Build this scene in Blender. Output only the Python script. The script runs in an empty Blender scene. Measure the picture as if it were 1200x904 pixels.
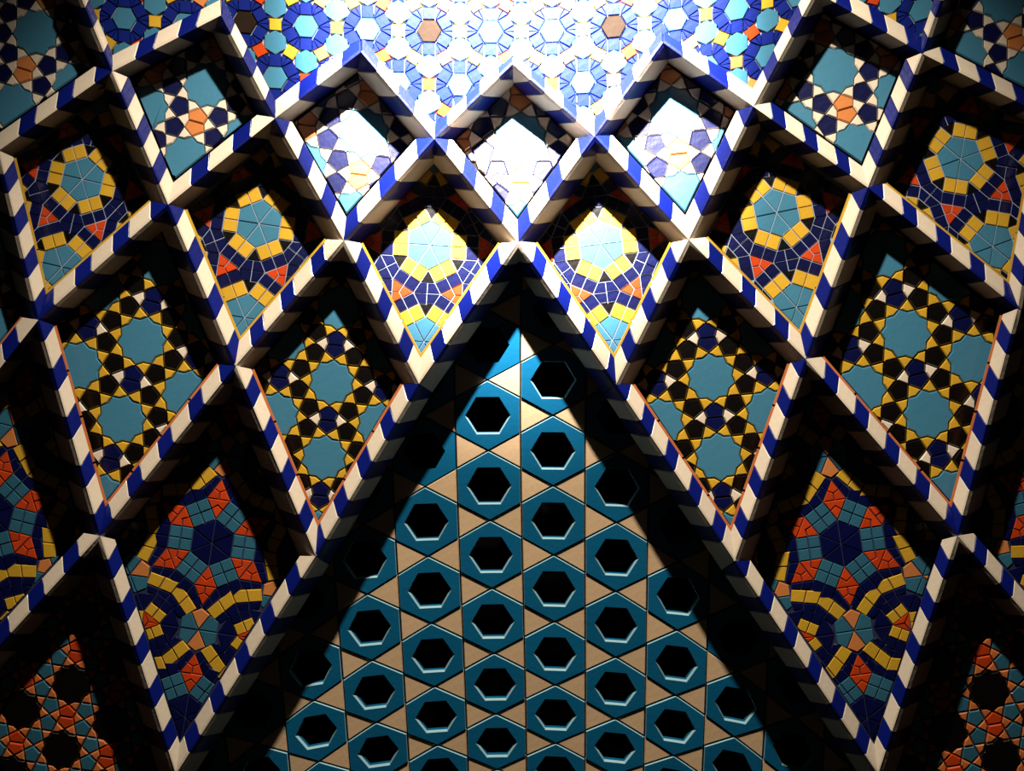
import bpy, math, random
from mathutils import Vector
random.seed(7)
S = bpy.context.scene
COL = S.collection
# ------------------------------------------------------------------ camera
CAM_D = 14.0                       # metres from the wall, photograph frame = 12 x 9.04 m on the wall
cd = bpy.data.cameras.new('camera'); cam = bpy.data.objects.new('camera', cd); COL.objects.link(cam)
cd.sensor_width = 36; cd.lens = 36*CAM_D/12.0
cam.location = (0, -CAM_D, 0); cam.rotation_euler = (math.pi/2, 0, 0)
S.camera = cam
# ------------------------------------------------------------------ world, lamps, exposure
w = bpy.data.worlds.new('world'); S.world = w; w.use_nodes = True
w.node_tree.nodes['Background'].inputs[0].default_value = (1.0, 0.82, 0.62, 1)
w.node_tree.nodes['Background'].inputs[1].default_value = 0.006
def spot(name, loc, aim, power, angle, blend, size, color):
    d = bpy.data.lights.new(name, 'SPOT'); o = bpy.data.objects.new(name, d); COL.objects.link(o)
    d.energy = power; d.spot_size = math.radians(angle); d.spot_blend = blend; d.shadow_soft_size = size; d.color = color
    o.location = loc
    o.rotation_euler = (Vector(aim)-Vector(loc)).to_track_quat('-Z', 'Y').to_euler()
LAMP = (0.1, -5.8, 9.8)
spot('wash_lamp', LAMP, (0.1, 0, 1.0), 15000, 84, 1.0, 0.16, (1.0, 0.88, 0.70))
spot('hot_lamp', LAMP, (0.1, 0, 5.25), 190000, 42, 1.0, 0.16, (1.0, 0.95, 0.88))
S.view_settings.view_transform = 'Standard'; S.view_settings.look = 'None'
S.view_settings.gamma = 1; S.view_settings.use_curve_mapping = False
S.view_settings.exposure = 0.0
# ------------------------------------------------------------------ materials
def lin(c):
    return tuple(((v/255)/12.92 if v/255 <= .04045 else ((v/255+.055)/1.055)**2.4) for v in c)+(1,)
MAT = {}
def mat(name, rgb, rough=.28, vary=.12, bump=.15, coat=.3, spec=.5):
    m = bpy.data.materials.new(name); m.use_nodes = True; n = m.node_tree.nodes; l = m.node_tree.links
    b = n['Principled BSDF']
    tc = n.new('ShaderNodeTexCoord'); ns = n.new('ShaderNodeTexNoise'); ns.inputs['Scale'].default_value = 5; ns.inputs['Detail'].default_value = 5
    l.new(tc.outputs['Object'], ns.inputs['Vector'])
    oi = n.new('ShaderNodeObjectInfo')
    a = n.new('ShaderNodeMath'); a.operation = 'MULTIPLY'; a.inputs[1].default_value = vary*1.1; l.new(ns.outputs['Fac'], a.inputs[0])
    c = n.new('ShaderNodeMath'); c.operation = 'MULTIPLY_ADD'; c.inputs[1].default_value = vary; l.new(oi.outputs['Random'], c.inputs[0]); l.new(a.outputs[0], c.inputs[2])
    d = n.new('ShaderNodeMath'); d.operation = 'ADD'; d.inputs[1].default_value = 1-vary; l.new(c.outputs[0], d.inputs[0])
    hs = n.new('ShaderNodeHueSaturation'); hs.inputs['Color'].default_value = tuple(v*.62 for v in lin(rgb)[:3])+(1,); l.new(d.outputs[0], hs.inputs['Value'])
    l.new(hs.outputs['Color'], b.inputs['Base Color'])
    b.inputs['Roughness'].default_value = rough; b.inputs['Coat Weight'].default_value = coat; b.inputs['Coat Roughness'].default_value = .15
    b.inputs['Specular IOR Level'].default_value = spec
    n2 = n.new('ShaderNodeTexNoise'); n2.inputs['Scale'].default_value = 14; l.new(tc.outputs['Object'], n2.inputs['Vector'])
    bp = n.new('ShaderNodeBump'); bp.inputs['Strength'].default_value = bump; bp.inputs['Distance'].default_value = .02
    l.new(n2.outputs['Fac'], bp.inputs['Height']); l.new(bp.outputs[0], b.inputs['Normal'])
    MAT[name] = m
mat('cream', (248, 232, 212))
mat('edge_glint', (170, 215, 230)); mat('rib_blue', (9, 26, 124), vary=.2); mat('navy', (5, 13, 70), vary=.3)
mat('turquoise', (70, 134, 168), vary=.08); mat('teal', (54, 112, 140), vary=.15)
mat('yellow', (226, 178, 54), vary=.14); mat('orange', (222, 138, 78)); mat('red', (214, 72, 24), vary=.25)
mat('black', (9, 5, 5)); mat('blue', (14, 34, 128), vary=.2); mat('screen_blue', (16, 108, 156), vary=.12)
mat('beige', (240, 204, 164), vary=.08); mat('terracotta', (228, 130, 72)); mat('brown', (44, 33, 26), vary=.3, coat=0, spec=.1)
mat('grout_light', (160, 172, 200), rough=.9, coat=0); mat('grout_dark', (26, 18, 14), rough=.9, coat=0, spec=.1)
mat('grout_blue', (14, 28, 76), rough=.8, coat=0); mat('mortar', (50, 40, 34), rough=.9, coat=0, spec=.1)
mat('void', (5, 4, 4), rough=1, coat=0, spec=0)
# ------------------------------------------------------------------ geometry helpers
def shell(x, z):                   # the vault wall: gently hollow, sides come forward, foot leans back
    zd = 4.5-z
    return 0.006*zd*zd - 0.008*x*x
def ray(px, py, Y):                # point at depth Y seen at a photograph pixel
    k = (Y+CAM_D)/CAM_D
    return (px-600)/100*k, (452-py)/100*k
def at(px, py, h=0.0):             # pixel -> point lying h in front of the shell
    Y = 0
    for _ in range(5):
        x, z = ray(px, py, Y); Y = shell(x, z)-h
    return Vector((x, Y, z))
class Plane:
    def __init__(s, p, q, r):
        s.o = Vector(p); n = (Vector(q)-s.o).cross(Vector(r)-s.o).normalized()
        if n.y > 0: n = -n
        s.n = n
    def at(s, px, py, up=0.0):
        c = Vector((0, -CAM_D, 0)); d = Vector(((px-600)/100/CAM_D, 1, (452-py)/100/CAM_D))
        t = (s.o+s.n*up-c).dot(s.n)/d.dot(s.n)
        return c+d*t
    def lift(s, p, up): return s.at(*p)+s.n*up
def area(p): return .5*sum(p[i-1][0]*p[i][1]-p[i][0]*p[i-1][1] for i in range(len(p)))
def ccw(p): return p if area(p) > 0 else p[::-1]
def clip_half(p, a, b, d=0):       # keep the left side of a->b (for ccw clip regions in x,y), moved in by d
    nx, ny = -(b[1]-a[1]), b[0]-a[0]; L = math.hypot(nx, ny) or 1; nx /= L; ny /= L
    f = lambda q: (q[0]-a[0])*nx+(q[1]-a[1])*ny-d
    out = []
    for i in range(len(p)):
        q, r = p[i-1], p[i]; fq, fr = f(q), f(r)
        if (fq >= 0) != (fr >= 0):
            t = fq/(fq-fr); out.append((q[0]+(r[0]-q[0])*t, q[1]+(r[1]-q[1])*t))
        if fr >= 0: out.append(r)
    return out
def clip(p, region, d=0):
    region = ccw(region)
    for i in range(len(region)):
        if len(p) < 3: return []
        p = clip_half(p, region[i-1], region[i], d)
    return p
def clean(p, eps=.35):
    q = []
    for v in p:
        if not q or math.hypot(v[0]-q[-1][0], v[1]-q[-1][1]) > eps: q.append(v)
    while len(q) > 2 and math.hypot(q[0][0]-q[-1][0], q[0][1]-q[-1][1]) <= eps: q.pop()
    return q
def inset(p, d):
    p = ccw(p); n = len(p); out = []
    for i in range(n):
        a, b, c = p[i-1], p[i], p[(i+1) % n]
        u = (b[0]-a[0], b[1]-a[1]); v = (c[0]-b[0], c[1]-b[1]); lu = math.hypot(*u) or 1; lv = math.hypot(*v) or 1
        n1 = (-u[1]/lu, u[0]/lu); n2 = (-v[1]/lv, v[0]/lv); m = (n1[0]+n2[0], n1[1]+n2[1]); k = m[0]*n1[0]+m[1]*n1[1]
        k = max(k, .35); out.append((b[0]+m[0]*d/k, b[1]+m[1]*d/k))
    return out
def link(name, me, m, parent=None):
    if m: me.materials.append(MAT[m])
    o = bpy.data.objects.new(name, me); COL.objects.link(o)
    if parent: o.parent = parent
    return o
def origin(co):                    # put a mesh's origin at its middle
    c = Vector((0, 0, 0))
    for v in co: c += v
    return c/len(co)
def solid(name, rings, m, parent=None, base=True):   # rings of equal length, first = back, last = front cap
    n = len(rings[0]); co = [v for r in rings for v in r]; c = origin(co)
    fs = [tuple(range(n))[::-1]] if base else []
    for k in range(len(rings)-1):
        for i in range(n):
            j = (i+1) % n; fs.append((k*n+i, k*n+j, (k+1)*n+j, (k+1)*n+i))
    fs.append(tuple((len(rings)-1)*n+i for i in range(n)))
    me = bpy.data.meshes.new(name); me.from_pydata([v-c for v in co], [], fs)
    o = link(name, me, m, parent); o.location = c - (parent.location if parent else Vector((0, 0, 0)))
    return o
def tile(poly, P, m, parent, gap=.55, bev=1.0, h=.05, name='tile', amin=14):
    poly = clean(poly)
    if len(poly) < 3 or abs(area(poly)) < amin: return
    a = clean(inset(poly, gap), .2)
    if len(a) < 3 or area(a) < amin*.5: return
    b = inset(a, bev)
    if area(b) < area(a)*.3 or area(b) > area(a): b = inset(a, bev*.35)
    if area(b) <= 0 or area(b) > area(a): return
    hh = h*random.uniform(.85, 1.15)
    solid(name, [[P.lift(q, -.01) for q in a[::-1]], [P.lift(q, hh*.6) for q in a[::-1]], [P.lift(q, hh) for q in b[::-1]]], m, parent)
def thing(name, label, cat, loc, group=None):
    o = bpy.data.objects.new(name, None); COL.objects.link(o); o.location = loc; o['label'] = label; o['category'] = cat
    o.empty_display_size = .1
    if group: o['group'] = group
    return o
def slab(name, poly, P, m, parent, back=.12, front=0.0):
    poly = ccw(poly)[::-1]
    return solid(name, [[P.lift(q, -back) for q in poly], [P.lift(q, front) for q in poly]], m, parent)
def rot(p, a): return (p[0]*math.cos(a)-p[1]*math.sin(a), p[0]*math.sin(a)+p[1]*math.cos(a))
def pol(r, deg): return (r*math.cos(math.radians(deg)), r*math.sin(math.radians(deg)))
# ------------------------------------------------------------------ lattice of nodes (rib crossings) in photograph pixels
N = dict(A0=(66, -72), A1=(259, 18), A2=(423, 61), A3=(601, 75), A4=(777, 50), A5=(956, -10), A6=(1125, -66),
  Bm=(-96, 40), B0=(131, 84), B1=(322, 139), B2=(509, 163), B3=(697, 160), B4=(883, 125), B5=(1081, 63), B6=(1300, -10),
  C0=(-2, 177), C1=(197, 240), C2=(403, 282), C3=(607, 284), C4=(807, 281), C5=(1017, 220), C6=(1232, 140),
  Dm=(-120, 300), D0=(45, 375), D1=(276, 429), D2=(491, 450), D3=(722, 451), D4=(944, 421), D5=(1193, 362), D6=(1340, 250),
  E0=(-70, 520), E1=(117, 628), E2=(370, 652), E3=(861, 658), E4=(1122, 628), E5=(1310, 500),
  F0=(-45, 806), F1=(206, 908), F2=(1029, 908), F3=(1265, 792), G0=(60, 1120), G1=(1180, 1120),
  H1=(110, 1130), H2=(1120, 1130))
WL, WD = 14.5, 16.0
HL, HD = 0.10, 0.68                # depth of the lit edge and of the shaded lower edge below the ridge
def off(a, b, d, toward):          # line a-b moved by d towards a point
    nx, ny = -(b[1]-a[1]), b[0]-a[0]; L = math.hypot(nx, ny); nx /= L; ny /= L
    if (toward[0]-a[0])*nx+(toward[1]-a[1])*ny < 0: nx, ny = -nx, -ny
    return (a[0]+nx*d, a[1]+ny*d), (b[0]+nx*d, b[1]+ny*d)
def meet(l1, l2):
    (x1, y1), (x2, y2) = l1; (x3, y3), (x4, y4) = l2
    D = (x1-x2)*(y3-y4)-(y1-y2)*(x3-x4)
    a = x1*y2-y1*x2; b = x3*y4-y3*x4
    return ((a*(x3-x4)-(x1-x2)*b)/D, (a*(y3-y4)-(y1-y2)*b)/D)
CELLS = {}
def cell(key, t, l, b, r, wl=None, wd=None):
    wl = wl or WL; wd = wd or WD
    T, L, B, R = N[t], N[l], N[b], N[r]; c = ((L[0]+R[0])/2, (L[1]+R[1])/2+5)
    ul = off(T, L, wd, c); ur = off(T, R, wd, c); ll = off(L, B, wl, c); lr = off(R, B, wl, c)
    CELLS[key] = dict(n=(t, l, b, r), T=meet(ul, ur), L=meet(ul, ll), B=meet(ll, lr), R=meet(ur, lr), c=c)
for a in [('a0', 'A0', 'Bm', 'C0', 'B0'), ('a1', 'A1', 'B0', 'C1', 'B1'), ('a2', 'A2', 'B1', 'C2', 'B2'), ('a3', 'A3', 'B2', 'C3', 'B3'),
          ('a4', 'A4', 'B3', 'C4', 'B4'), ('a5', 'A5', 'B4', 'C5', 'B5'), ('a6', 'A6', 'B5', 'C6', 'B6'),
          ('b0', 'B0', 'C0', 'D0', 'C1'), ('b1', 'B1', 'C1', 'D1', 'C2'), ('b2', 'B2', 'C2', 'D2', 'C3'), ('b3', 'B3', 'C3', 'D3', 'C4'),
          ('b4', 'B4', 'C4', 'D4', 'C5'), ('b5', 'B5', 'C5', 'D5', 'C6'),
          ('c0', 'C0', 'Dm', 'E0', 'D0'), ('c1', 'C1', 'D0', 'E1', 'D1'), ('c2', 'C2', 'D1', 'E2', 'D2'), ('c3', 'C4', 'D3', 'E3', 'D4'), ('c4', 'C5', 'D4', 'E4', 'D5'),
          ('d0', 'D0', 'E0', 'F0', 'E1'), ('d1', 'D1', 'E1', 'F1', 'E2'), ('d2', 'D4', 'E3', 'F2', 'E4'), ('d3', 'D5', 'E4', 'F3', 'E5'),
          ('e0', 'E1', 'F0', 'G0', 'F1'), ('e1', 'E4', 'F2', 'G1', 'F3')]: cell(*a)
# ------------------------------------------------------------------ the setting: back sheet, the darkness of the void behind put into its near-black colour
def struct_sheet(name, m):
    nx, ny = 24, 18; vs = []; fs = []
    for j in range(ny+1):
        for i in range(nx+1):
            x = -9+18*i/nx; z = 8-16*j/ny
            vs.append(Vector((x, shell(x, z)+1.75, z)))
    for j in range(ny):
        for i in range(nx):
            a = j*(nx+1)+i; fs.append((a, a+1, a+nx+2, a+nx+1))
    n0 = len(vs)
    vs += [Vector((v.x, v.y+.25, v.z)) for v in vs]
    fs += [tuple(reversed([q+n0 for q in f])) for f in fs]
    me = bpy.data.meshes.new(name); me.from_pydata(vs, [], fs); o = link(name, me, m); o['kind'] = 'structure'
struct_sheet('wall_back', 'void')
# ------------------------------------------------------------------ mosaic patterns: lists of (polygon, colour) in pattern units
def xf(o, ang, s, flip=1):         # pattern frame: +x runs down the panel's axis
    def f(p):
        q = rot((p[0]*s, p[1]*s*flip), ang); return (o[0]+q[0], o[1]+q[1])
    return f
def star_pattern(r1, ext):         # ten-pointed stars, kites, pentagons and waisted hexagons; axis +x
    s = .5257*r1; r0 = r1*.86; r2 = (r1+.5878*s)/math.cos(math.radians(18)); ap = 1.618*r1
    H = 2*ap; W = 2*r2*math.sin(math.radians(54)); out = []; seen = set()
    def add(poly, k):
        c = (round(sum(p[0] for p in poly)/len(poly)/4), round(sum(p[1] for p in poly)/len(poly)/4), k)
        for dx in (-1, 0, 1):
            for dy in (-1, 0, 1):
                if (c[0]+dx, c[1]+dy, k) in seen: return
        seen.add(c); out.append((poly, k))
    wv = .5878*s; hw = .809*s
    for ci in range(-ext, ext+1):
        for ri in range(-ext, ext+1):
            cx = ri*H+(H/2 if ci % 2 else 0); cy = ci*W
            mv = lambda p: (p[0]+cx, p[1]+cy)
            add([mv(pol(r1 if k % 2 == 0 else r0, 18*k)) for k in range(20)], 'star')
            for k in range(10):
                a = 36*k
                add([mv(pol(r0, a+18)), mv(pol(r1, a+36)), mv(pol(r2, a+18)), mv(pol(r1, a))], 'kite')
                if k in (0, 5):
                    x0, x1, x2 = r1, r1+wv, ap; yw = hw-(hw-.5*s)*(ap-x1)/(.951*s)
                    q = [(x0, 0), (x1, hw), (x2, yw), (x2, -yw), (x1, -hw)]
                    if k == 5: q = [(-x, y) for x, y in q]
                    add([mv(p) for p in q], 'waist')
                    if k == 0:
                        xx = r1+1.539*s; X = pol(math.hypot(xx, s/2), 36-math.degrees(math.atan(s/2/xx)))
                        for sg in (1, -1): add([mv((x1, sg*hw)), mv((ap, sg*yw)), mv((2*ap-x1, sg*hw)), mv((ap, sg*X[1]))], 'wkite')
                else:
                    q = [(r1, 0), (r1+wv, hw), (r1+1.539*s, s/2), (r1+1.539*s, -s/2), (r1+wv, -hw)]
                    add([mv(rot(p, math.radians(a))) for p in q], 'pent')
    return out
def hexrosette_pattern(R, ext):    # hexagons ringed by double squares and blue bands; axis +x through a vertex
    w, b = .6*R, .5*R; Lx = 2*(R+(w+b)*math.cos(math.pi/6)); out = []
    for i in range(-ext, ext+1):
        for j in range(-ext, ext+1):
            c0 = pol(1, 60); cx = Lx*(i+j*c0[0]); cy = Lx*j*c0[1]
            mv = lambda p: (p[0]+cx, p[1]+cy)
            for k in range(6):
                u = pol(R, 60*k); v = pol(R, 60*k+60); m = ((u[0]+v[0])/2, (u[1]+v[1])/2); pm = pol(R*.866, 60*k-30)
                out.append(([mv((0, 0)), mv(pm), mv(u), mv(m)], 'hex'))
                n = pol(1, 60*k+30); e = lambda p, d: (p[0]+n[0]*d, p[1]+n[1]*d)
                for a, c in ((u, m), (m, v)):
                    out.append(([mv(a), mv(e(a, w)), mv(e(c, w)), mv(c)], 'rect'))
                    out.append(([mv(e(a, w)), mv(e(a, w+b)), mv(e(c, w+b)), mv(e(c, w))], 'band'))
                np_ = pol(1, 60*k-30); p2 = (u[0]+np_[0]*w, u[1]+np_[1]*w); p1 = e(u, w); mid = ((p1[0]+p2[0])/2, (p1[1]+p2[1])/2)
                out.append(([mv(u), mv(p2), mv(p1)], 'gap'))
                q1 = e(u, w+b); q2 = (u[0]+np_[0]*(w+b), u[1]+np_[1]*(w+b)); far = pol(Lx/2, 60*k)
                out.append(([mv(mid), mv(far), mv(q1), mv(p1)], 'band')); out.append(([mv(mid), mv(p2), mv(q2), mv(far)], 'band'))
            for sg, base in ((1, pol(Lx/math.sqrt(3), 30)), (-1, pol(Lx/math.sqrt(3), -30))):
                rr = (Lx/math.sqrt(3)-(.866*R+w+b))*2
                v3 = [pol(rr, (30 if sg > 0 else -30)+120*t) for t in range(3)]
                v3 = [(p[0]+base[0], p[1]+base[1]) for p in v3]
                for t in range(3):
                    a, b_, c_ = v3[t], v3[(t+1) % 3], v3[t-1]
                    m1 = ((a[0]+b_[0])/2, (a[1]+b_[1])/2); m2 = ((a[0]+c_[0])/2, (a[1]+c_[1])/2)
                    out.append(([mv(a), mv(m1), mv(base), mv(m2)], 'tri'))
    return out
def grand_pattern(a, ext):         # big navy hexagons with turquoise squares, red lozenges, yellow elbows, orange and teal small hexagons
    Lx = 7.5*a; out = []
    def quad4(p, k, mv):           # 2 x 2 subdivision of a quad
        A, B, C, D = p
        mm = lambda u, v, t=.5: (u[0]+(v[0]-u[0])*t, u[1]+(v[1]-u[1])*t)
        c = mm(mm(A, B), mm(D, C))
        for q in ([A, mm(A, B), c, mm(D, A)], [mm(A, B), B, mm(B, C), c], [c, mm(B, C), C, mm(C, D)], [mm(D, A), c, mm(C, D), D]): out.append(([mv(x) for x in q], k))
    for i in range(-ext, ext+1):
        for j in range(-ext, ext+1):
            c0 = pol(1, 60); cx = Lx*(i+j*c0[0]); cy = Lx*j*c0[1]
            mv = lambda p: (p[0]+cx, p[1]+cy)
            for k in range(6):
                u = pol(a, 60*k); v = pol(a, 60*k+60); n = pol(1, 60*k+30); np_ = pol(1, 60*k-30)
                m = ((u[0]+v[0])/2, (u[1]+v[1])/2); pm = pol(a*.866, 60*k-30)
                out.append(([mv((0, 0)), mv(u), mv(v)], 'core'))
                e = lambda p, d: (p[0]+n[0]*d, p[1]+n[1]*d)
                quad4([u, e(u, a), e(v, a), v], 'square', mv)
                p1 = e(u, a); p2 = (u[0]+np_[0]*a, u[1]+np_[1]*a); tip = pol(a+2*.866*a, 60*k); c = ((p1[0]+p2[0])/2, (p1[1]+p2[1])/2)
                h1 = ((p1[0]+tip[0])/2, (p1[1]+tip[1])/2); h2 = ((p2[0]+tip[0])/2, (p2[1]+tip[1])/2)
                g1 = ((p1[0]+u[0])/2, (p1[1]+u[1])/2); g2 = ((p2[0]+u[0])/2, (p2[1]+u[1])/2); cc = pol(a+.866*a*1.35, 60*k); cl = pol(a+.866*a*.72, 60*k)
                for q in ([u, g2, cl, g1], [g2, p2, p1, g1, cl], [p2, h2, cc, c], [c, cc, h1, p1], [cc, h2, tip, h1]): out.append(([mv(x) for x in q], 'lozenge'))
                # navy infill between square and elbow, and beside the lozenge
                o1, o2 = e(u, a), e(v, a); om = e(m, a)
                out.append(([mv(o1), mv(e(o1, .42*a)), mv(e(om, .62*a)), mv(om)], 'infill')); out.append(([mv(om), mv(e(om, .62*a)), mv(e(o2, .42*a)), mv(o2)], 'infill'))
                # small hexagon half-way to the neighbour (drawn once per pair)
                if k < 3:
                    sc = pol(Lx/2, 60*k); r = .93*a
                    for t in range(6):
                        V = pol(r, 60*k+60*t); M1 = pol(r*.866, 60*k+60*t+30); M2 = pol(r*.866, 60*k+60*t-30)
                        q = [sc, (sc[0]+M2[0], sc[1]+M2[1]), (sc[0]+V[0], sc[1]+V[1]), (sc[0]+M1[0], sc[1]+M1[1])]
                        out.append(([mv(x) for x in q], 'small_orange' if t in (0, 3) else 'small_teal'))
                # elbow on this side: from the small hexagon at 60k to the one at 60k+60, bending at the side direction
                G = pol(Lx/math.sqrt(3), 60*k+30); bend = pol(Lx/math.sqrt(3)-1.86*a, 60*k+30); th = .27*a
                for sgn, kk in ((-1, 60*k), (1, 60*k+60)):
                    sc = pol(Lx/2, kk); dirn = kk+180-sgn*(-30) if False else None
                    # side of the small hexagon that faces the bend
                    best = min((math.hypot(sc[0]+pol(.805*a, kk+30+60*t)[0]-bend[0], sc[1]+pol(.805*a, kk+30+60*t)[1]-bend[1]), t) for t in range(6))[1]
                    en = (sc[0]+pol(.805*a, kk+30+60*best)[0], sc[1]+pol(.805*a, kk+30+60*best)[1])
                    dx, dy = en[0]-bend[0], en[1]-bend[1]; L = math.hypot(dx, dy); nx, ny = -dy/L*th, dx/L*th
                    gx = G[0]-bend[0]; gy = G[1]-bend[1]; gl = math.hypot(gx, gy); gx *= 1/gl; gy *= 1/gl
                    if nx*gx+ny*gy < 0: nx, ny = -nx, -ny
                    bi = (bend[0]+gx*th*1.1, bend[1]+gy*th*1.1); bo = (bend[0]-gx*th*1.1, bend[1]-gy*th*1.1)
                    ei = (en[0]+nx, en[1]+ny); eo = (en[0]-nx, en[1]-ny); mmix = lambda u_, v_: ((u_[0]+v_[0])/2, (u_[1]+v_[1])/2)
                    out.append(([mv(x) for x in (bi, bo, mmix(bo, eo), mmix(bi, ei))], 'elbow')); out.append(([mv(x) for x in (mmix(bi, ei), mmix(bo, eo), eo, ei)], 'elbow'))
                    tg = lambda p: (G[0]+(p[0]-G[0])*.79, G[1]+(p[1]-G[1])*.79)
                    mi = mmix(bi, ei); out.append(([mv(x) for x in (bi, mi, tg(mi), tg(bi))], 'infill')); out.append(([mv(x) for x in (mi, ei, tg(ei), tg(mi))], 'infill'))
                    # navy tiles beside the lozenge
                    l1 = p1 if sgn < 0 else (v[0]+n[0]*a, v[1]+n[1]*a); tp = pol(a+2*.866*a, kk); ex = (l1[0]+n[0]*.42*a, l1[1]+n[1]*.42*a)
                    hh_ = ((l1[0]+tp[0])/2, (l1[1]+tp[1])/2); eh = ((ex[0]+eo[0])/2, (ex[1]+eo[1])/2)
                    out.append(([mv(x) for x in (l1, ex, eh, hh_)], 'infill')); out.append(([mv(x) for x in (hh_, eh, eo, tp)], 'infill'))
            for bd in (30, -30):
                G = pol(Lx/math.sqrt(3), bd); rr = .5*a
                vs = [pol(rr, bd+120*t) for t in range(3)]
                for t in range(3):
                    A, B = vs[t], vs[(t+1) % 3]; n = pol(1, bd+60+120*t); wd = .5*a; M = ((A[0]+B[0])/2, (A[1]+B[1])/2)
                    g = lambda p, d=0: mv((G[0]+p[0]+n[0]*d, G[1]+p[1]+n[1]*d))
                    out.append(([g((0, 0)), g(A), g(B)], 'centre'))
                    for X, Y in ((A, M), (M, B)):
                        out.append(([g(X), g(X, wd), g(Y, wd), g(Y)], 'rect'))
                        out.append(([g(X, wd), g(X, wd*1.95), g(Y, wd*1.95), g(Y, wd)], 'infill'))
                    A2 = pol(1.35*a, bd+120*t); nA = pol(1, bd+60+120*t); nB = pol(1, bd-60+120*t)
                    q = [A, (A[0]+nB[0]*wd*1.9, A[1]+nB[1]*wd*1.9), A2]; q2 = [A, A2, (A[0]+nA[0]*wd*1.9, A[1]+nA[1]*wd*1.9)]
                    for z in (q, q2): out.append(([g0 for g0 in [mv((G[0]+p[0], G[1]+p[1])) for p in z]], 'infill'))
    return out
# ------------------------------------------------------------------ panels
def row_scale(c): return c
SCH = {
 'a': dict(star='turquoise', kite='cream', pent='navy', waist='orange', wkite='cream'),
 'c': dict(star='turquoise', kite='yellow', pent='black', waist='navy', wkite='cream'),
 'e': dict(star='black', kite='terracotta', pent='teal', waist='red', wkite='terracotta'),
 'b': dict(hex='turquoise', rect='yellow', band='navy', gap='black', tri='red'),
 'd': dict(core='navy', square='teal', lozenge='red', infill='navy', small_orange='orange', small_teal='teal', elbow='yellow', centre='red', rect='yellow')}
DEP = dict(a=(.60, .34), b=(.63, .36), c=(.58, .32), d=(.66, .44), e=(.60, .48))   # depth of a panel at its top and at its foot
# key: (main motif centre, motif axis point straight "below" it, size, label)
PAN = {
 'a0': ((43, 40), (16, 126), 28, 'star mosaic panel cut by the left edge, white and navy with an orange centre'),
 'a1': ((242.6, 101), (217.6, 190), 28, 'dim star mosaic panel, turquoise star over orange, left below the top-left blue-and-white crossing'),
 'a2': ((427, 157), (415, 250), 30.5, 'bright star mosaic panel immediately left of the brightest middle one'),
 'a3': ((610, 164), (610, 250), 32, 'brightest star mosaic panel with washed-out white tiles, on the centre line'),
 'a4': ((790, 132), (800, 228), 31, 'bright star mosaic panel immediately right of the brightest middle one'),
 'a5': ((977, 84), (1002, 170), 29, 'dim star mosaic panel, turquoise star over orange, right of the rosette vault'),
 'a6': ((1175, 2), (1202, 88), 28, 'star mosaic panel cut by the top right corner of the view'),
 'b0': ((97, 211), (75, 305), 27, 'dim hexagon mosaic panel, yellow-ringed turquoise hexagon, nearest the left edge'),
 'b1': ((304, 263), (287, 373), 28.5, 'hexagon mosaic panel with navy bands, second from the left edge'),
 'b2': ((504, 288), (497, 400), 29, 'bright hexagon mosaic panel immediately left of the screen tip'),
 'b3': ((704, 287), (717, 395), 29, 'bright hexagon mosaic panel immediately right of the screen tip'),
 'b4': ((910, 250), (932, 357), 29, 'hexagon mosaic panel with navy bands, second from the right edge'),
 'b5': ((1125, 187), (1163, 290), 28, 'dim hexagon mosaic panel, yellow-ringed turquoise hexagon, nearest the right edge'),
 'c0': ((-70, 330), (-80, 420), 27, 'sliver of yellow mosaic panel at the left edge, mostly outside the view'),
 'c1': ((167, 400), (143, 492), 29, 'black and yellow star mosaic panel on the far left, turquoise stars'),
 'c2': ((389, 449), (380, 537), 26.5, 'black and yellow star mosaic panel beside the left flank of the pierced screen'),
 'c3': ((833, 443), (842, 536), 27.5, 'black and yellow star mosaic panel beside the right flank of the pierced screen'),
 'c4': ((1061, 392), (1087, 486), 29, 'black and yellow star mosaic panel on the far right, turquoise stars'),
 'd0': ((-10, 602), (-35, 700), 28, 'red, teal and yellow mosaic panel cut by the left edge'),
 'd1': ((249, 636), (233, 739), 27.5, 'large red, teal and yellow mosaic panel left of the pierced screen'),
 'd2': ((985, 637), (1001, 743), 27.5, 'large red, teal and yellow mosaic panel right of the pierced screen'),
 'd3': ((1238, 580), (1262, 680), 28, 'red, teal and yellow mosaic panel cut by the right edge'),
 'e0': ((85, 801), (73, 877), 24, 'dark terracotta and teal star mosaic panel in the bottom left corner'),
 'e1': ((1158, 808), (1172, 890), 25, 'dark terracotta and teal star mosaic panel in the bottom right corner')}
INFRAME = (-8, -8, 1208, 912)
def visible(poly):
    return max(p[0] for p in poly) > INFRAME[0] and min(p[0] for p in poly) < INFRAME[2] and max(p[1] for p in poly) > INFRAME[1] and min(p[1] for p in poly) < INFRAME[3]
def strip(a, b, w, inside):        # quad of width w along a-b on the side of 'inside'
    c, d = off(a, b, w, inside); return [a, b, d, c]
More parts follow.
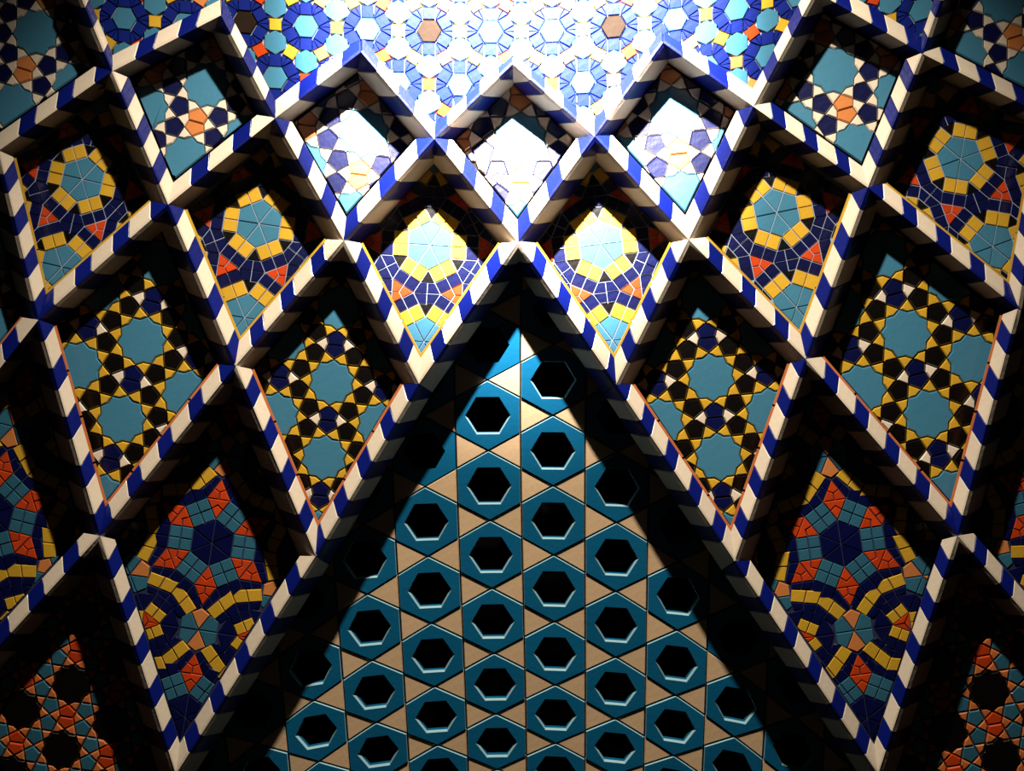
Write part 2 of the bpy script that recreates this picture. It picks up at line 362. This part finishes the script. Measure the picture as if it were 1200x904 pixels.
def trim(poly_a, poly_b, w, inside, depth0, depth1, m, parent, seg=58):
    L = math.hypot(poly_b[0]-poly_a[0], poly_b[1]-poly_a[1]); n = max(1, round(L/seg))
    c, d = off(poly_a, poly_b, w, inside)
    mix = lambda u, v, t: (u[0]+(v[0]-u[0])*t, u[1]+(v[1]-u[1])*t)
    for i in range(n):
        t0, t1 = i/n+.006, (i+1)/n-.006
        q = [mix(poly_a, poly_b, t0), mix(poly_a, poly_b, t1), mix(c, d, t1), mix(c, d, t0)]
        if not visible(q): continue
        if area(q) > 0: q = q[::-1]
        hs = [-(depth0+(depth1-depth0)*t0) if k in (0, 3) else -(depth0+(depth1-depth0)*t1) for k in range(4)]
        if q[0] != mix(poly_a, poly_b, t0): hs = hs[::-1]
        cx = sum(p[0] for p in q)/4; cy = sum(p[1] for p in q)/4
        sm = [(p[0]+(cx-p[0])*.0, p[1]+(cy-p[1])*.0) for p in q]
        n1 = off(poly_a, poly_b, .9, inside); 
        def up(p, k):
            # narrower crown of the bead
            m0 = ((q[0][0]+q[3][0])/2, (q[0][1]+q[3][1])/2) if k in (0, 3) else ((q[1][0]+q[2][0])/2, (q[1][1]+q[2][1])/2)
            return (p[0]+(m0[0]-p[0])*.45, p[1]+(m0[1]-p[1])*.45)
        solid('edge_trim', [[at(*p, hs[k]-.05) for k, p in enumerate(q)], [at(*p, hs[k]+.0) for k, p in enumerate(q)], [at(*up(p, k), hs[k]+.03) for k, p in enumerate(q)]], m, parent)
def make_panel(key):
    C = CELLS[key]; row = key[0]; o, ax, size, label = PAN[key]; sch = SCH[row]
    T, L, B, R = C['T'], C['L'], C['B'], C['R']
    dt, db = DEP[row]
    pT, pB = at(*T, -dt), at(*B, -db); side = at(T[0]+60, T[1], -dt)
    P = Plane(pT, pB, side)
    cen = ((L[0]+R[0])/2, (T[1]+B[1])/2)
    t = thing('mosaic_panel', label, 'mosaic panel', P.at(*cen), dict(a='white and navy star panels in the top row', b='yellow-ringed hexagon panels in the second row', c='black and yellow star panels in the third row', d='red, teal and yellow panels in the fourth row', e='dark terracotta star panels in the bottom corners')[row])
    poly = [T, L, B, R]
    bedm = dict(a='grout_dark', b='grout_light', c='grout_dark', d='grout_blue', e='grout_dark')[row]
    big = inset(ccw(poly), -5)
    slab('grout_bed', big, P, bedm, t, back=.1, front=.018 if row in 'bd' else 0)
    edge = dict(a=2.8, b=3.2, c=3.2, d=3.0, e=2.0)[row]
    ang = math.atan2(ax[1]-o[1], ax[0]-o[0])
    if row == 'c': size = math.hypot(ax[0]-o[0], ax[1]-o[1])/3.236
    if row in 'ace': pat = star_pattern(size, 5)
    elif row == 'b': pat = hexrosette_pattern(size, 2)
    else: pat = grand_pattern(size, 1)
    f = xf(o, ang, 1)
    flipped = [(p, k) for p, k in pat]
    if row == 'b': pass
    reg = poly
    # upper edges reach the pit wall, lower edges stop short of the trim
    for q, k in flipped:
        q = [f(v) for v in q]
        if not visible(q): continue
        if max(v[0] for v in q) < L[0]-5 or min(v[0] for v in q) > R[0]+5 or min(v[1] for v in q) > B[1] or max(v[1] for v in q) < T[1]: continue
        q = clip(q, reg, edge)
        if len(q) < 3: continue
        small = row in 'bd'
        tile(q, P, sch[k], t, gap=dict(a=.35, b=.34, c=.5, d=.45, e=.6)[row], bev=.8 if small else 1.3, h=.032 if row in 'bd' else .045, name={'star': 'star_tile', 'pent': 'pentagon_tile', 'hex': 'hexagon_tile'}.get(k, 'tile'))
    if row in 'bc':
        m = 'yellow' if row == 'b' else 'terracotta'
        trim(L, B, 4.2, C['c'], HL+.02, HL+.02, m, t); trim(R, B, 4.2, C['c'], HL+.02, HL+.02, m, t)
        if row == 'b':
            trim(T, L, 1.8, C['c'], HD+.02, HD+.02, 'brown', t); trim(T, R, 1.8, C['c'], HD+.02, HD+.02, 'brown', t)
for k in PAN: make_panel(k)
# ------------------------------------------------------------------ ribs
lower_of = {}; upper_of = {}; CELL_OF = {}
for k, C in CELLS.items():
    t, l, b, r = C['n']; CELL_OF[(t, l)] = CELL_OF[(t, r)] = k[0]
    lower_of[(l, b)] = (C['L'], C['B'], C['c']); lower_of[(r, b)] = (C['R'], C['B'], C['c'])      # this edge is a lower edge of cell k: lit face side
    upper_of[(t, l)] = (C['T'], C['L'], C['c']); upper_of[(t, r)] = (C['T'], C['R'], C['c'])
START = {}    # colour at the upper end of each span: 1 white, 0 blue ; optional end colour
def st(a, b, s, e): START[(a, b)] = (s, e)
for a, b, s, e in [('A0', 'B0', 1, 0), ('B0', 'C1', 1, 1), ('B0', 'C0', 0, 1), ('A1', 'B0', 1, 1), ('A1', 'B1', 0, 0), ('A2', 'B1', 0, 1), ('B1', 'C1', 1, 1), ('B1', 'C2', 0, 1),
    ('A2', 'B2', 0, 1), ('A3', 'B2', 0, 0), ('B2', 'C2', 0, 0), ('B2', 'C3', 0, 1), ('A3', 'B3', 1, 1), ('A4', 'B3', 0, 0), ('B3', 'C3', 0, 0), ('B3', 'C4', 0, 1),
    ('A4', 'B4', 0, 1), ('A5', 'B4', 1, 1), ('A5', 'B5', 1, 0), ('B4', 'C4', 0, 1), ('B4', 'C5', 1, 1), ('B5', 'C5', 1, 1), ('B5', 'C6', 1, 1), ('A6', 'B5', 1, 0),
    ('C0', 'D0', 1, 0), ('C1', 'D0', 0, 0), ('C1', 'D1', 0, 0), ('C2', 'D1', 1, 1), ('C2', 'D2', 1, 1), ('C3', 'D2', 1, 1), ('C3', 'D3', 1, 0), ('C4', 'D3', 1, 1),
    ('C4', 'D4', 1, 1), ('C5', 'D4', 0, 0), ('C5', 'D5', 0, 0), ('C6', 'D5', 1, 1), ('D0', 'E0', 1, 0), ('D0', 'E1', 0, 0), ('D1', 'E1', 0, 0), ('D1', 'E2', 1, 1),
    ('D2', 'E2', 0, 0), ('D3', 'E3', 0, 1), ('D4', 'E3', 0, 1), ('D4', 'E4', 1, 0), ('D5', 'E4', 1, 0), ('E1', 'F0', 1, 0), ('E1', 'F1', 1, 1), ('E2', 'F1', 1, 1), ('E3', 'F2', 0, 1), ('E4', 'F2', 1, 1), ('E4', 'F3', 1, 1),
    ('A1', 'X1', 1, 1)]: st(a, b, s, e)
PITCH = 27.0
def span(a, b, rib):
    P, Q = N[a], N[b]; L = math.hypot(Q[0]-P[0], Q[1]-P[1]); u = ((Q[0]-P[0])/L, (Q[1]-P[1])/L)
    nx, ny = u[1], -u[0]
    if ny > 0: nx, ny = -nx, -ny          # towards the upper (lit) side
    # lit side
    if (a, b) in lower_of: Pi, Qi, _ = lower_of[(a, b)]
    else:                                  # open vault above: neighbour corners meet half-way
        Pi = (P[0]+nx*WL, P[1]+ny*WL); Qi = (Q[0]+nx*WL, Q[1]+ny*WL)
        if a[0] == 'A' and b[0] == 'B':
            Pi = (P[0], P[1]-WL*1.35); Qi = (Q[0], Q[1]-WL*1.35)
    if (a, b) in upper_of: Pd, Qd, _ = upper_of[(a, b)]
    elif (a, b) in SCREEN_EDGE: Pd, Qd = SCREEN_EDGE[(a, b)]
    else: Pd = (P[0]-nx*WD, P[1]-ny*WD); Qd = (Q[0]-nx*WD, Q[1]-ny*WD)
    hd = DEP[CELL_OF[(a, b)]][0]-.04 if (a, b) in CELL_OF else .58
    for face, Pe, Qe, W, H, dark in (('lit', Pi, Qi, WL, HL, 0), ('dark', Pd, Qd, WD, hd, 1)):
        sg = -1 if dark else 1; fx, fy = nx*sg, ny*sg
        quad = [P, Q, Qe, Pe]
        s0, e0 = START.get((a, b), (1, 1)); n = max(2, round(L/PITCH))
        if (n % 2 == 1) != (s0 == e0): n += 1 if L/PITCH > n else -1
        n = max(1, n); pit = L/n; K = W*.95
        def P3(p, up=0.0):
            s = ((p[0]-P[0])*fx+(p[1]-P[1])*fy)/W
            return at(p[0], p[1], -H*s+up)
        # local face plane for tile lifting
        mid = ((P[0]+Q[0])/2, (P[1]+Q[1])/2); c0 = P3(P); c1 = P3(Q); c2 = P3((mid[0]+fx*W, mid[1]+fy*W)); cm = P3(mid)
        nn = (c1-c0).cross(c2-cm).normalized()
        if nn.y > 0: nn = -nn
        # (tiles)
        ln = [1.12 if (s0+i) % 2 else .88 for i in range(n)]; tot = sum(ln); cut = [L*sum(ln[:i])/tot for i in range(n+1)]
        for i in range(n):
            t0 = -80 if i == 0 else cut[i]; t1 = L+80 if i == n-1 else cut[i+1]
            r = lambda t: (P[0]+u[0]*t, P[1]+u[1]*t); g = lambda t: (P[0]+u[0]*(t-K)+fx*W*1.01, P[1]+u[1]*(t-K)+fy*W*1.01)
            q = clip([r(t0), r(t1), g(t1), g(t0)], quad)
            q = clean(q)
            if len(q) < 3 or abs(area(q)) < 14 or not visible(q): continue
            k = (s0+i) % 2
            A = inset(q, .12)[::-1]; Bv = inset(A, .55)
            Bv = Bv[::-1] if area(A)*area(Bv) < 0 else Bv
            if abs(area(Bv)) > abs(area(A)) or len(Bv) != len(A): continue
            # order of Bv must match A
            Bv = min((Bv[j:]+Bv[:j] for j in range(len(Bv))), key=lambda z: sum((z[x][0]-A[x][0])**2+(z[x][1]-A[x][1])**2 for x in range(len(A))))
            lift = lambda v: P3(v)+nn*.026 if ((v[0]-P[0])*fx+(v[1]-P[1])*fy)/W > .05 else P3(v, .028)
            solid('rib_tile', [[P3(v) for v in A], [lift(v) for v in A], [P3(v)+nn*.034 for v in Bv]], 'cream' if k else 'rib_blue', rib)
    # core bar
    def col(p, h): return at(p[0], p[1], h)
    BK = 1.25
    def prof(p, pi, pd):
        R = col(p, -.004); Li = col(pi, -HL-.004); Di = col(pd, -hd-.004)
        return [Li, R, Di, at(pd[0], pd[1], -BK), at(p[0], p[1], -BK)]
    solid('rib_core', [prof(P, Pi, Pd), prof(Q, Qi, Qd)], 'mortar', rib)
# screen triangle bounded by ribs C3-D2-E2-F1 and C3-D3-E3-F2
def dk(P, Q, side):
    L = math.hypot(Q[0]-P[0], Q[1]-P[1]); nx, ny = (Q[1]-P[1])/L, -(Q[0]-P[0])/L
    if ny < 0: nx, ny = -nx, -ny
    return nx*WD, ny*WD
SCREEN_EDGE = {}
def build_screen_edges():
    for chain in (['C3', 'D2', 'E2', 'F1'], ['C3', 'D3', 'E3', 'F2']):
        lines = []
        for a, b in zip(chain, chain[1:]):
            d = dk(N[a], N[b], 0); lines.append(((N[a][0]+d[0], N[a][1]+d[1]), (N[b][0]+d[0], N[b][1]+d[1])))
        cen = [None]*4
        cen[0] = (N['C3'][0], N['C3'][1]+WD*1.75)
        for i in (1, 2): cen[i] = meet(lines[i-1], lines[i])
        cen[3] = lines[2][1]
        for i, (a, b) in enumerate(zip(chain, chain[1:])): SCREEN_EDGE[(a, b)] = (cen[i], cen[i+1])
build_screen_edges()
RIBS = [
 (['A0', 'B0', 'C1', 'D1', 'E2'], 'striped rib entering at the top left, sloping down right to the left screen flank'),
 (['A1', 'B1', 'C2', 'D2'], 'striped rib sloping down right from the white crossing left of the rosette vault'),
 (['A2', 'B2', 'C3', 'D3', 'E3', 'F2'], 'long striped rib falling right past the screen tip and down its whole right flank'),
 (['A3', 'B3', 'C4', 'D4', 'E4', 'F3'], 'striped rib falling right from the bright middle peak to the right edge'),
 (['A4', 'B4', 'C5', 'D5'], 'striped rib falling right from the peak right of the brightest one'),
 (['A5', 'B5', 'C6'], 'short striped rib crossing the top right corner downward to the right'),
 (['C0', 'D0', 'E1', 'F1'], 'steep striped rib along the left edge ending at the bottom left'),
 (['A1', 'B0', 'C0'], 'short striped rib crossing the top left corner downward to the left'),
 (['A2', 'B1', 'C1', 'D0', 'E0'], 'striped rib falling left from the peak left of the brightest one'),
 (['A3', 'B2', 'C2', 'D1', 'E1', 'F0'], 'striped rib falling left from the bright middle peak to the left edge'),
 (['A4', 'B3', 'C3', 'D2', 'E2', 'F1'], 'long striped rib falling left past the screen tip and down its whole left flank'),
 (['A5', 'B4', 'C4', 'D3'], 'striped rib from the top edge right of the vault, sloping down left to the screen'),
 (['A6', 'B5', 'C5', 'D4', 'E3'], 'striped rib entering at the top right, sloping down left to the right screen flank'),
 (['C6', 'D5', 'E4', 'F2'], 'steep striped rib along the right edge ending at the bottom right')]
for chain, label in RIBS:
    t = thing('striped_rib', label, 'rib', at(*N[chain[0]], -.3), 'blue and white striped ribs of the lattice')
    for a, b in zip(chain, chain[1:]): span(a, b, t)
# ------------------------------------------------------------------ pierced hexagon screen
HX = [648.163, 88.6549, -0.846578, -0.134973, -1.64799, 0.567528, -0.057293, 0.0153706]
HY = [444.995, 0.274257, 82.6208, 0.437205, 0.588263, 0.240286, -0.224049, 0.42661]
def hom(u, v):                     # regular hexagon lattice -> gently bowed screen
    m = (1, u, v, u*u, u*v, v*v, v**3, u*u*v)
    return sum(a*b for a, b in zip(HX, m)), sum(a*b for a, b in zip(HY, m))
SP = Plane(at(600, 300, -.62), at(300, 900, -.95), at(900, 900, -.95))
scr = thing('pierced_screen', 'triangular pierced screen of blue hexagons with hexagonal holes and beige triangles', 'screen', SP.at(607, 640))
E = SCREEN_EDGE; screen_poly = [E[('C3', 'D2')][0], E[('C3', 'D2')][1], E[('D2', 'E2')][1], (E[('E2', 'F1')][1][0]-20, 925), (E[('E3', 'F2')][1][0]+20, 925), E[('D3', 'E3')][1], E[('D3', 'E3')][0]]
screen_poly[1] = (screen_poly[1][0], screen_poly[1][1])
def ring_tile(outer, hole, P, m, parent):
    # hexagon with a hexagonal hole: outer 12-point loop matched with a 6-point hole loop sampled to 12
    n = len(outer); th = .06; co = []; fs = []
    o2 = inset(outer, .5); o2 = o2 if area(o2)*area(outer) > 0 else o2[::-1]
    hc = (sum(p[0] for p in hole)/n, sum(p[1] for p in hole)/n)
    grow = lambda p, k: (hc[0]+(p[0]-hc[0])*k, hc[1]+(p[1]-hc[1])*k)
    R = [[P.lift(p, -th) for p in outer], [P.lift(p, .045) for p in outer], [P.lift(p, .065) for p in o2], [P.lift(grow(p, 1.055), .065) for p in hole], [P.lift(p, .01) for p in hole], [P.lift(grow(p, 1.0), -th) for p in hole]]
    for r in R: co += r
    for k in range(6):
        a, b = k*n, ((k+1) % 6)*n
        for i in range(n):
            j = (i+1) % n; fs.append((a+i, a+j, b+j, b+i))
    c = origin(co); me = bpy.data.meshes.new('hexagon_tile'); me.from_pydata([v-c for v in co], [], fs)
    import bmesh
    bm = bmesh.new(); bm.from_mesh(me); bm.faces.ensure_lookup_table()
    for i, f in enumerate(bm.faces): f.material_index = 1 if i//n in (1, 3) else 0  # outer bevel and hole lip: light catching the edges painted as a pale colour
    bmesh.ops.recalc_face_normals(bm, faces=bm.faces); bm.to_mesh(me); bm.free()
    o = link('hexagon_tile', me, m, parent); me.materials.append(MAT['edge_glint']); o.location = c-parent.location
BOUND = [(N['F2'], N['E3']), (N['E3'], N['D3']), (N['D3'], N['C3']), (N['C3'], N['D2']), (N['D2'], N['E2']), (N['E2'], N['F1'])]
def bound_clip(p, d):
    # the two flanks bow slightly: clip only by the spans beside the piece
    cy = sum(v[1] for v in p)/len(p)
    if cy < N['C3'][1]+4: return []
    for a, b in BOUND:
        lo, hi = sorted((a[1], b[1]))
        if lo-45 <= cy <= hi+45 or (hi > 880 and cy > 860):
            A, B = a, b
            side = (607-A[0])*(-(B[1]-A[1]))+(2000-A[1])*(B[0]-A[0])
            if side < 0: A, B = B, A
            p = clip_half(p, A, B, d)
            if len(p) < 3: return []
    return p
def in_screen(v, d):
    q = bound_clip([(v[0]-.01, v[1]-.01), (v[0]+.01, v[1]-.01), (v[0], v[1]+.01)], d)
    return len(q) >= 3
def cut_ring(outer, hole, P, m, parent, d):
    co = []; fs = []
    n = len(outer)
    for i in range(0, n, 2):
        j = (i+2) % n
        q = bound_clip([outer[i], outer[i+1], outer[j], hole[j], hole[i+1], hole[i]], 10)
        q = clean(q)
        if len(q) < 3 or abs(area(q)) < 8: continue
        q = ccw(q)[::-1]; k = len(q); b0 = len(co)
        co += [P.lift(v, -.06) for v in q]+[P.lift(v, .045) for v in q]
        fs.append(tuple(b0+x for x in range(k))[::-1]); fs.append(tuple(b0+k+x for x in range(k)))
        for x in range(k): y = (x+1) % k; fs.append((b0+x, b0+y, b0+k+y, b0+k+x))
    if not co: return
    c = origin(co); me = bpy.data.meshes.new('hexagon_tile'); me.from_pydata([v-c for v in co], [], fs)
    o = link('hexagon_tile', me, m, parent); o.location = c-parent.location
AX = 0.8660254
for c in range(-7, 8):
    for k in range(-3, 9):
        cy = k+(.5 if c % 2 else 0); cx = c*AX
        ctr = hom(cx, cy)
        if not (-60 < ctr[1] < 990): continue
        if not (150 < ctr[0] < 1090): continue
        inside = clip([(ctr[0]-34, ctr[1]-34), (ctr[0]+34, ctr[1]-34), (ctr[0]+34, ctr[1]+34), (ctr[0]-34, ctr[1]+34)], [screen_poly[0], screen_poly[3], screen_poly[4]], -22)
        if len(inside) >= 3:
            out6 = [(cx+.488*math.sin(math.radians(60*t)), cy-.488*math.cos(math.radians(60*t))) for t in range(6)]
            outer = []
            for t in range(6):
                a, b = out6[t], out6[(t+1) % 6]; outer += [hom(*a), hom((a[0]+b[0])/2, (a[1]+b[1])/2)]
            ir = .29; h6 = [(cx+ir*math.sin(math.radians(60*t+30)), cy-ir*math.cos(math.radians(60*t+30))) for t in range(6)]
            hole = []
            for t in range(6):
                a, b = h6[t-1], h6[t]; hole += [hom((a[0]+b[0])/2, (a[1]+b[1])/2), hom(*b)]
            m0 = -10
            if all(in_screen(p, -m0) for p in outer): ring_tile(outer, hole, SP, 'screen_blue', scr)
            else: cut_ring(outer, hole, SP, 'screen_blue', scr, -m0)
        # two triangles per hexagon, at its right upper and right lower vertices
        V = lambda dx, dy: (cx+dx, cy+dy)
        for tri in ([V(.433, -.25), V(.866, -.5), V(.433, -.75)], [V(.433, .25), V(.866, .5), V(.433, .75)][::1],):
            pass
        for tri in ([V(.433, -.25), V(.433, .25), V(.866, 0)], [V(-.433, -.25), V(-.433, .25), V(-.866, 0)]):
            q = [hom(*p) for p in tri]
            q = bound_clip(q, 10)
            if len(q) >= 3: tile(q, SP, 'beige', scr, gap=.55, bev=.9, h=.045, name='triangle_tile')
# ------------------------------------------------------------------ rosette vault above the ribs
ZIG = ['A0', 'B0', 'A1', 'B1', 'A2', 'B2', 'A3', 'B3', 'A4', 'B4', 'A5', 'B5', 'A6']
def zigline(i): return N[ZIG[i]], N[ZIG[i+1]]
def zig_y(x):
    for i in range(len(ZIG)-1):
        a, b = zigline(i)
        if a[0] <= x <= b[0]: return a[1]+(b[1]-a[1])*(x-a[0])/(b[0]-a[0]), i
    return -100, None
def vwarp(p):                      # pattern plane -> photograph: rows lift and turn towards the sides
    x, y = p; dx = x-590
    k = .00012 if dx < 0 else .00036
    return (x, y-k*dx*dx)
def vault_part(x0, x1, label, off_=(0, 0)):
    P = Plane(at((x0+x1)/2, -20, -.02), at(x0, 130, -.16), at(x1, 130, -.16)) if x1-x0 > 300 else Plane(at((x0+x1)/2, -20, -.10), at(x0, 80, -.13), at(x1, 80, -.13))
    root = thing('rosette_vault', label, 'mosaic vault', P.at((x0+x1)/2, 10), 'pieces of rosette mosaic above the lattice')
    a = 72/4.732; s3 = math.sqrt(3)
    def put(q, k, amin=14):
        q = [vwarp((p[0]+off_[0], p[1]+off_[1])) for p in q]
        if max(p[0] for p in q) < x0 or min(p[0] for p in q) > x1: return
        if max(p[1] for p in q) < -10: return
        q = clip(q, [(x0, -30), (x1, -30), (x1, 300), (x0, 300)])
        if len(q) < 3: return
        cx = sum(p[0] for p in q)/len(q); cy = sum(p[1] for p in q)/len(q)
        low = [p for p in q if p[1] > zig_y(p[0])[0]-6]
        if low:
            i = zig_y(cx)[1]
            if i is None: return
            # the dip (B) that bounds this bay
            j = i if ZIG[i][0] == 'B' else i+1
            for s in (j-1, j):
                if 0 <= s < len(ZIG)-1:
                    A, B = zigline(s); q = clip_half(q, B, A, 5) if True else q
                    if len(q) < 3: return
        tile(q, P, k, root, gap=.6 if amin > 8 else .3, bev=.7 if amin > 8 else .4, h=.035, amin=amin)
    for j in range(-3, 5):
        for i in range(-9, 9):
            cx = 575+i*72+(36 if j % 2 else 0); cy = 38+j*62.35
            rv = random.random(); cen = 'brown' if (cx, j) in ((503, 0), (719, 0), (287, 0)) else 'turquoise'  # brown centres: shade of recessed holes put into the tile colour
            hexa = [(cx+a*math.cos(math.radians(60*t)), cy+a*math.sin(math.radians(60*t))) for t in range(6)]
            put(hexa, cen)
            for t in range(6):
                u, v = hexa[t], hexa[(t+1) % 6]; n = pol(1, 60*t+30); e = lambda p, d: (p[0]+n[0]*d, p[1]+n[1]*d)
                put([u, e(u, a), e(v, a), v], 'blue')
                n0 = pol(1, 60*t-30); w0 = (u[0]+n0[0]*a, u[1]+n0[1]*a); w1 = e(u, a); wm = ((w0[0]+w1[0])/2, (w0[1]+w1[1])/2)
                put([u, w0, wm], 'blue', 8); put([u, wm, w1], 'blue', 8)
            # squares towards three neighbours: their directions are 0, 60, 120 degrees
            for t in range(3):
                d = pol(1, 60*t); m = (cx+d[0]*36, cy+d[1]*36); tt = (-d[1], d[0]); h = a/2
                put([(m[0]+d[0]*h*sx+tt[0]*h*sy, m[1]+d[1]*h*sx+tt[1]*h*sy) for sx, sy in ((-1, -1), (1, -1), (1, 1), (-1, 1))], ('yellow', 'red', 'yellow', 'orange')[(i*2+j+t) % 4])
            for sg in (1, -1):
                c = (cx+36, cy+sg*36/s3)
                put([(c[0]+a*math.cos(math.radians(60*t+30)), c[1]+a*math.sin(math.radians(60*t+30))) for t in range(6)], 'turquoise') if sg > 0 or True and (j % 1 == 0 and sg < 0) else None
    # bed: one piece per bay so that it stays behind the ribs
    top = -60
    for s in range(len(ZIG)-1):
        A, B = zigline(s); lo, hi = max(A[0], x0), min(B[0], x1)
        if hi-lo < 3: continue
        ya = A[1]+(B[1]-A[1])*(lo-A[0])/(B[0]-A[0]); yb = A[1]+(B[1]-A[1])*(hi-A[0])/(B[0]-A[0])
        slab('grout_bed', [(lo, top), (hi, top), (hi, yb-2), (lo, ya-2)], P, 'grout_light', root, back=.1)
vault_part(262, 953, 'bright rosette mosaic vault of blue rings and turquoise hexagons at the top centre')
vault_part(68, 257, 'small piece of rosette mosaic in the top left corner beyond the white crossing', (3, 8))
vault_part(962, 1124, 'small piece of rosette mosaic in the top right corner beyond the striped rib', (0, 60))
